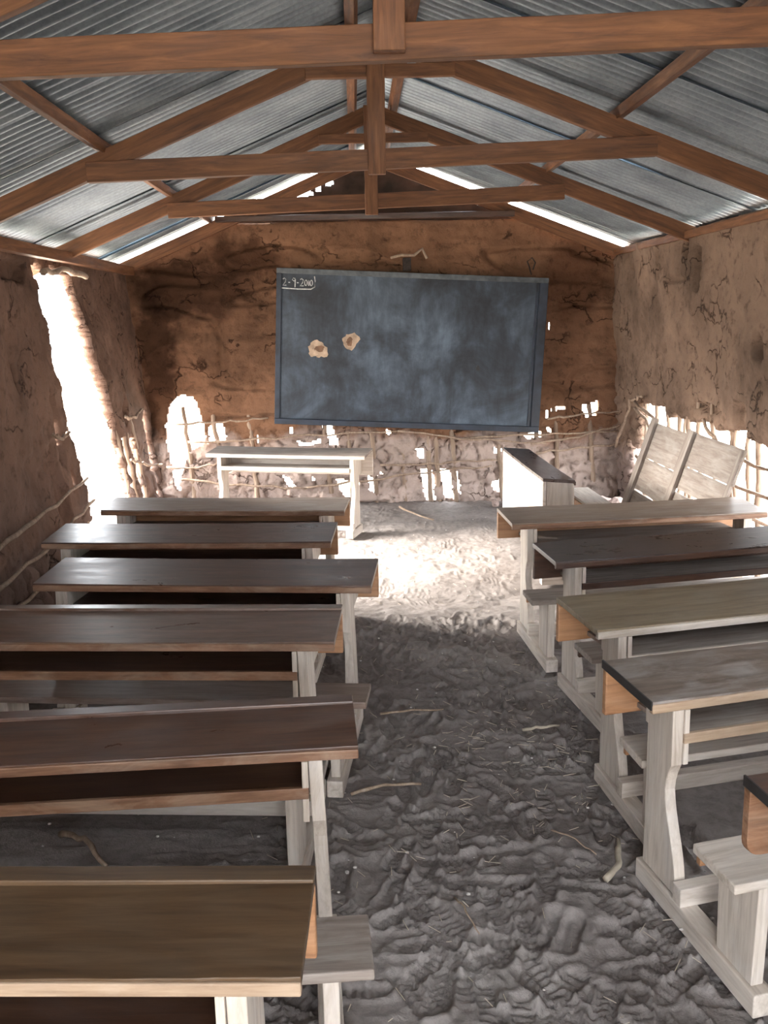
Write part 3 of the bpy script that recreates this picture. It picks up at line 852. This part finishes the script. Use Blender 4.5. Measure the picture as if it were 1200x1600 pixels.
def desk(x, y, yaw, L, label, top_mat, anchor='left', D=.19, shear=0.0, splay=0.0, lip='lip', leg='pale', apron='orange',
         ledge=False, full_apron=False, seat=(-.43, -.24), seat_mat=None, seat_over=.0, cleat=True, edging=None, black_edge=False,
         z0=.625, z1=.65, bench=True, group=None, ov=.09, shelf='brown', kind='desk', apron_low=.485, foot=True, round_apron=False):
    """anchor point = near corner (left or right end) of the top on the floor plan. local +y = away from the seated pupils."""
    t = empty('bench_desk', (0, 0, 0), yaw, label, 'desk', group)
    lx = 0 if anchor == 'left' else -L
    off = Matrix.Rotation(yaw, 3, 'Z') @ Vector((lx, 0, 0))
    t.location = (x + off.x, y + off.y, 0)
    sh = math.tan(shear)
    def bx(name, x0, x1, y0, y1, za, zb, mat, bev=.002):
        bm = bmesh.new(); vs = box_bm(bm, x0, x1, y0, y1, za, zb)
        for v in vs: v.co.x += sh * v.co.y
        return from_bm(name, bm, mat, t, bevel=bev)
    th = .020
    o = from_bm('desk_top', top_mesh(L, D, z0, z1, th), top_mat, t, bevel=.0015)
    # front lip moulding below the near edge
    box('front_lip', .0, L, -.006, .012, z0 - th - .012, z0 - th * .35, M[lip + '_x'], t, .003)
    if ledge:
        bm = bmesh.new(); box_bm(bm, 0, L, D - .004, D + .045, z1 - .012, z1 + .006)
        from_bm('pencil_ledge', bm, top_mat, t, bevel=.003)
        D2 = D + .03
    else:
        D2 = D
    if black_edge:
        for xx in (-.004, L + .001):
            prism_yz('edge_strip', [(-.004, z0 - th - .002), (D, z1 - th - .002), (D, z1 + .003), (-.004, z0 + .003)], xx, xx + .006, M['blackedge'], t, .001)
    am = M[('pale' if full_apron else apron) + '_x']
    if round_apron:
        za, zb_, rr = apron_low, z1 - th - .002, .035
        pf = [(0, zb_), (0, za + rr)] + [(rr - rr * math.cos(k * math.pi / 10), za + rr - rr * math.sin(k * math.pi / 10)) for k in range(1, 6)] + [(L - .01, za), (L, za + .01), (L, zb_)]
        bm = bmesh.new()
        a = [bm.verts.new((px, D2 - .022, pz)) for px, pz in pf]; b_ = [bm.verts.new((px, D2, pz)) for px, pz in pf]
        bm.faces.new(a); bm.faces.new(b_[::-1])
        for k in range(len(pf)):
            l = (k + 1) % len(pf); bm.faces.new((a[l], a[k], b_[k], b_[l]))
        bmesh.ops.recalc_face_normals(bm, faces=bm.faces)
        from_bm('apron', bm, am, t, bevel=.002)
    else:
        box('apron', 0, L, D2 - .022, D2, .16 if full_apron else apron_low, z1 - th - .002, am, t, .004)
    if full_apron:
        for xx in (.0, L - .022):
            prism_yz('end_panel', [(.012, .30), (D2 - .024, .30), (D2 - .024, z1 - th - .003), (.012, z0 - th - .002)], xx, xx + .022, M['pale_z'], t, .002)
    lw = .034
    for s_i, xs in enumerate((ov, L - ov - lw)):
        d = -1 if s_i == 0 else 1
        yf = D2 - .024 if (full_apron or anchor == 'right') else .16
        zt_n, zt_f = z0 - th, z0 - th + (z1 - z0) * yf / D
        yl = yf if full_apron else min(yf, .145)
        step = [(yf, apron_low + .01), (yl, apron_low + .01)] if yl < yf - .01 else []
        prof = [(.004, zt_n), (yf, zt_f)] + step + [(yl, .065), (-.045, .065)]
        for k in range(13):          # smooth knee cut-out on the pupils' side
            q = k / 12
            zz = .09 + q * .34
            prof.append((-.043 + .075 * (math.sin(math.pi * min(1, q * 1.25) - math.pi / 2) + 1) / 2 - (.03 * max(0, (q - .78) / .22) ** 1.5), zz))
        bm = bmesh.new()
        a = [bm.verts.new((xs + sh * py + d * splay * (z0 - pz), py, pz)) for py, pz in prof]
        b_ = [bm.verts.new((xs + lw + sh * py + d * splay * (z0 - pz), py, pz)) for py, pz in prof]
        bm.faces.new(a[::-1]); bm.faces.new(b_)
        for k in range(len(prof)):
            l = (k + 1) % len(prof); bm.faces.new((a[k], a[l], b_[l], b_[k]))
        bmesh.ops.recalc_face_normals(bm, faces=bm.faces)
        from_bm('leg', bm, M[leg + '_z'], t, bevel=.003)
        sx0 = xs + d * splay * (z0 - .04)
        if cleat:
            q = xs + lw if d < 0 else xs - .016
            bx('leg_cleat', q, q + .016, -.002, .05, .43, z0 - th - .014, M[leg + '_z'])
        # skid beam on the floor
        if foot:
            bx('skid', sx0 - .012, sx0 + lw + .012, (seat[0] - .02) if bench else -.12, (D2 if full_apron else .165), 0.0, .062, M[leg + '_y'], .004)
        if bench:
            # seat support board
            prof2 = [(seat[0] + .012, .062), (seat[1] - .022, .062), (seat[1] - .012, .325), (seat[0] + .004, .325)]
            bm = bmesh.new()
            a = [bm.verts.new((sx0 + sh * py, py, pz)) for py, pz in prof2]; b_ = [bm.verts.new((sx0 + lw + sh * py, py, pz)) for py, pz in prof2]
            bm.faces.new(a[::-1]); bm.faces.new(b_)
            for k in range(4):
                l = (k + 1) % 4; bm.faces.new((a[k], a[l], b_[l], b_[k]))
            bmesh.ops.recalc_face_normals(bm, faces=bm.faces)
            from_bm('seat_support', bm, M[leg + '_z'], t, bevel=.003)
    sx = L - ov - lw
    box('shelf', ov + lw, sx, .004, D2 - .024, .500, .516, M[shelf + '_x'], t, .001)
    box('shelf_lip', ov + lw, sx, -.004, .010, .492, .522, M[lip + '_x'], t, .002)
    if foot:
        o1 = splay * .55
        bx('foot_rest', ov - .01 - o1, L - ov + .01 + o1, -.095, -.05, .060, .115, M[leg + '_x'], .003)
    if bench:
        bx('seat', 0 - seat_over, L + seat_over, seat[0], seat[1], .325, .35, seat_mat or M[leg + '_x'], .004)
        bx('seat_rail', .02, L - .02, seat[1] - .006, seat[1] + .012, .285, .335, M[apron + '_x'])
    return t

L_ = 1.37
# left column, counted from the viewer
desk(-.109, 1.352, R(-3), L_, 'nearest left desk at the bottom left, wide matt olive-brown sloping top', wood('olive_brown_top', (.050, .026, .012), (.088, .048, .022), (.13, .075, .038), 'x', (.38, .6), (.12, .09, .06), .3, .4), 'right', D=.225, splay=.02, ledge=True, seat_mat=M['grey_x'], lip='tan')
desk(-.015, 2.189, R(3.2), L_, 'left desk just beyond the nearest, dark brown glossy top rising towards the right', M['top_brown'], 'right', D=.21, splay=.03, ledge=True, seat=(-.46, -.27), seat_mat=M['grey_x'])
desk(-.090, 2.965, R(-4.6), L_, 'third left desk from the viewer, reddish-brown top over a deep dark shelf', M['top_worn'], 'right', D=.27, splay=.03, ledge=True, seat=(-.44, -.25), seat_mat=M['grey_x'])
desk(.041, 3.620, R(-6.4), L_, 'fourth left desk, sticking out furthest into the aisle, dark top with pale sheen', M['top_brown'], 'right', D=.33, splay=.03, seat=(-.505, -.325), seat_mat=M['seat_worn'], seat_over=.025)
desk(-.135, 4.395, R(-4.8), L_ + .02, 'fifth left desk, dark red-brown top, second from the front of the class', M['top_brown'], 'right', D=.32, splay=.03)
desk(-.080, 5.140, R(-6.6), L_, 'foremost desk of the left column, thin top coloured pale as if sunlit by the doorway', M['top_light'], 'right', D=.25, splay=.03)  # lighter top material puts the doorway light into this desk's colour
# right column
desk(.773, 2.400, R(14), 1.35, 'right desk with grey-brown scuffed top edged in black, second nearest on the right', M['top_grey'], 'left', D=.27, shear=R(4), lip='tan', leg='pale', black_edge=True, shelf='grey', ov=.07)
desk(.778, 3.010, R(13), 1.35, 'third right desk from the viewer, olive-tan top with a thin pale edge', M['top_olive'], 'left', seat=(-.395, -.22), D=.32, shear=R(7), lip='pale', leg='pale', shelf='grey', ov=.08)
desk(.826, 3.913, R(11.5), 1.37, 'right desk with the darkest, almost black worn top and dark shelf, fourth from the viewer', M['top_black'], 'left', D=.26, shear=R(4), lip='brown', leg='grey_pale' if 'grey_pale_x' in M else 'pale', apron='brown', shelf='grey', ov=.09, seat_mat=M['grey_x'])
desk(.767, 4.690, R(6.4), 1.37, 'foremost right desk, worn light brown top in front of the tilted plank door', M['top_light'], 'left', D=.30, shear=R(3), lip='lip', leg='pale', shelf='grey', ov=.08, seat_mat=M['grey_x'])
desk(.895, 1.665, R(13), 1.35, 'nearest right desk, only a brown end board corner showing at the right edge', M['top_brown'], 'left', D=.27, shear=R(3), black_edge=True, apron='lip', ov=.2, apron_low=.465, round_apron=True)
# front table-desk by the back wall, and the desk turned sideways
desk(.054, 7.22, R(-15.5), 1.30, 'pale bare wooden desk standing alone before the back wall, under the chalkboard left end', M['grey_x'], 'right', D=.25, splay=.01, lip='pale', leg='pale', apron='pale', shelf='pale', apron_low=.44, bench=False, cleat=False)
desk(1.325, 5.75, R(91), 1.44, 'desk turned sideways below the chalkboard corner, dark sloping top on pale plank sides', M['top_black'], 'left', D=.2, lip='brown', full_apron=True, ov=.0, seat=(-.46, -.27), z0=.655, z1=.672, cleat=False, shelf='grey', seat_mat=M['pale_x'])

# ---- plank door leaning on the broken right wall
pd = empty('plank_door', (1.87, 5.22, .02), 0, 'grey plank door lying on its side, tilted against the broken right wall', 'door panel')
lean = R(18)
def pdp(name, u0, u1, v0, v1, t0, t1, mat):
    """u along the room, v up the slope, t thickness toward the room"""
    bm = bmesh.new(); vs = box_bm(bm, u0, u1, v0, v1, t0, t1)
    o = from_bm(name, bm, mat, pd, bevel=.003)
    # local axes: x=u -> +Y ; y=v -> up the lean ; z=t -> toward room
    ev = Vector((math.sin(lean), 0, math.cos(lean))); et = Vector((-math.cos(lean), 0, math.sin(lean))); eu = Vector((0, 1, 0))
    o.matrix_basis = Matrix(((eu.x, ev.x, et.x, 0), (eu.y, ev.y, et.y, 0), (eu.z, ev.z, et.z, 0), (0, 0, 0, 1)))
    return o
rows = [(0, .17), (.182, .35), (.356, .53), (.552, .70), (.706, .92)]
for k, (a, b_) in enumerate(rows):
    pdp('plank', .0 + .012 * (k % 2), .80, a, b_, -.01, .01, M['grey_x'])
for k, (a, b_) in enumerate([(0, .20), (.206, .40), (.412, .64), (.645, .90)]):
    pdp('plank', .815, 1.60, a, b_, -.01, .01, M['grey_x'])
for u in (.76, 1.53):
    pdp('batten', u, u + .10, 0, .93, .010, .036, M['grey_y'])
pdp('batten', .0, .05, 0, .91, .010, .018, M['grey_y'])

# ================================================================== LITTER
def twig(pts, r, label, cat='twig', mat='twig', group=None, name='twig'):
    o = stick(name, [(x, y, z) for x, y, z in pts], r, r * .6, M[mat], None, .004, 6, 4)
    meta(o, label, cat, group)
zf = .012
twig([(-.05, 3.11, zf), (.07, 3.15, zf + .01), (.2, 3.17, zf)], .007, 'pale straight twig lying in the aisle, beside the end of the fourth left desk')
twig([(.07, 3.80, zf), (.20, 3.79, zf + .015), (.34, 3.83, zf)], .005, 'thin pale twig lying mid-aisle in the shaded far part of the floor')
twig([(-1.0, 2.90, zf), (-.9, 2.83, zf + .02), (-.80, 2.70, zf)], .012, 'thick curved stick on the earth seen under the second left desk')
twig([(.70, 2.53, zf + .01), (.75, 2.58, zf + .02), (.775, 2.68, zf + .01), (.80, 2.76, zf)], .012, 'pale bone-like stick beside the leg of the black-edged right desk', mat='straw')
twig([(.25, 2.48, zf), (.275, 2.40, zf + .01), (.30, 2.31, zf)], .003, 'hair-thin dark twig on the trodden footprints in the near aisle')
twig([(.36, 8.3, zf), (.44, 8.0, zf + .01), (.61, 7.72, zf)], .010, 'long curved twig on the bright floor below the chalkboard')
twig([(.64, 3.60, zf), (.71, 3.585, zf + .02), (.79, 3.61, zf + .01)], .007, 'flat pale splinter by the foot of the darkest right desk', mat='straw')
twig([(.60, 2.83, zf), (.66, 2.76, zf + .01), (.71, 2.68, zf)], .003, 'short thin twig beside the skid of the olive-topped desk')
random.seed(5)
bm = bmesh.new()
for k in range(420):
    x = random.uniform(-.5, 1.0) if k % 3 else random.gauss(.6, .2); y = random.uniform(1.2, 6.0) if k % 3 else random.gauss(3.4, .35)
    a = random.uniform(0, 3.14); l = random.uniform(.01, .05); z = random.uniform(.004, .02)
    tube_bm(bm, [(x, y, z), (x + l * math.cos(a), y + l * math.sin(a), z + random.uniform(-.004, .01))], .0012, 4)
o = from_bm('straw_litter', bm, M['straw']); meta(o, 'scattered straw bits strewn over the trodden earth aisle', 'straw', kind='stuff')
bm = bmesh.new()
for k in range(260):
    x = random.uniform(-1.6, 1.1); y = random.uniform(1.3, 7.8); r = random.uniform(.002, .006)
    Mt = Matrix.Translation((x, y, .008 + r)) @ Matrix.Diagonal((r * 1.3, r, r * .8, 1))
    bmesh.ops.create_icosphere(bm, subdivisions=1, radius=1, matrix=Mt)
o = from_bm('pebble_litter', bm, M['stone'], smooth=True); meta(o, 'tiny pale pebbles scattered over the earth floor', 'pebbles', kind='stuff')
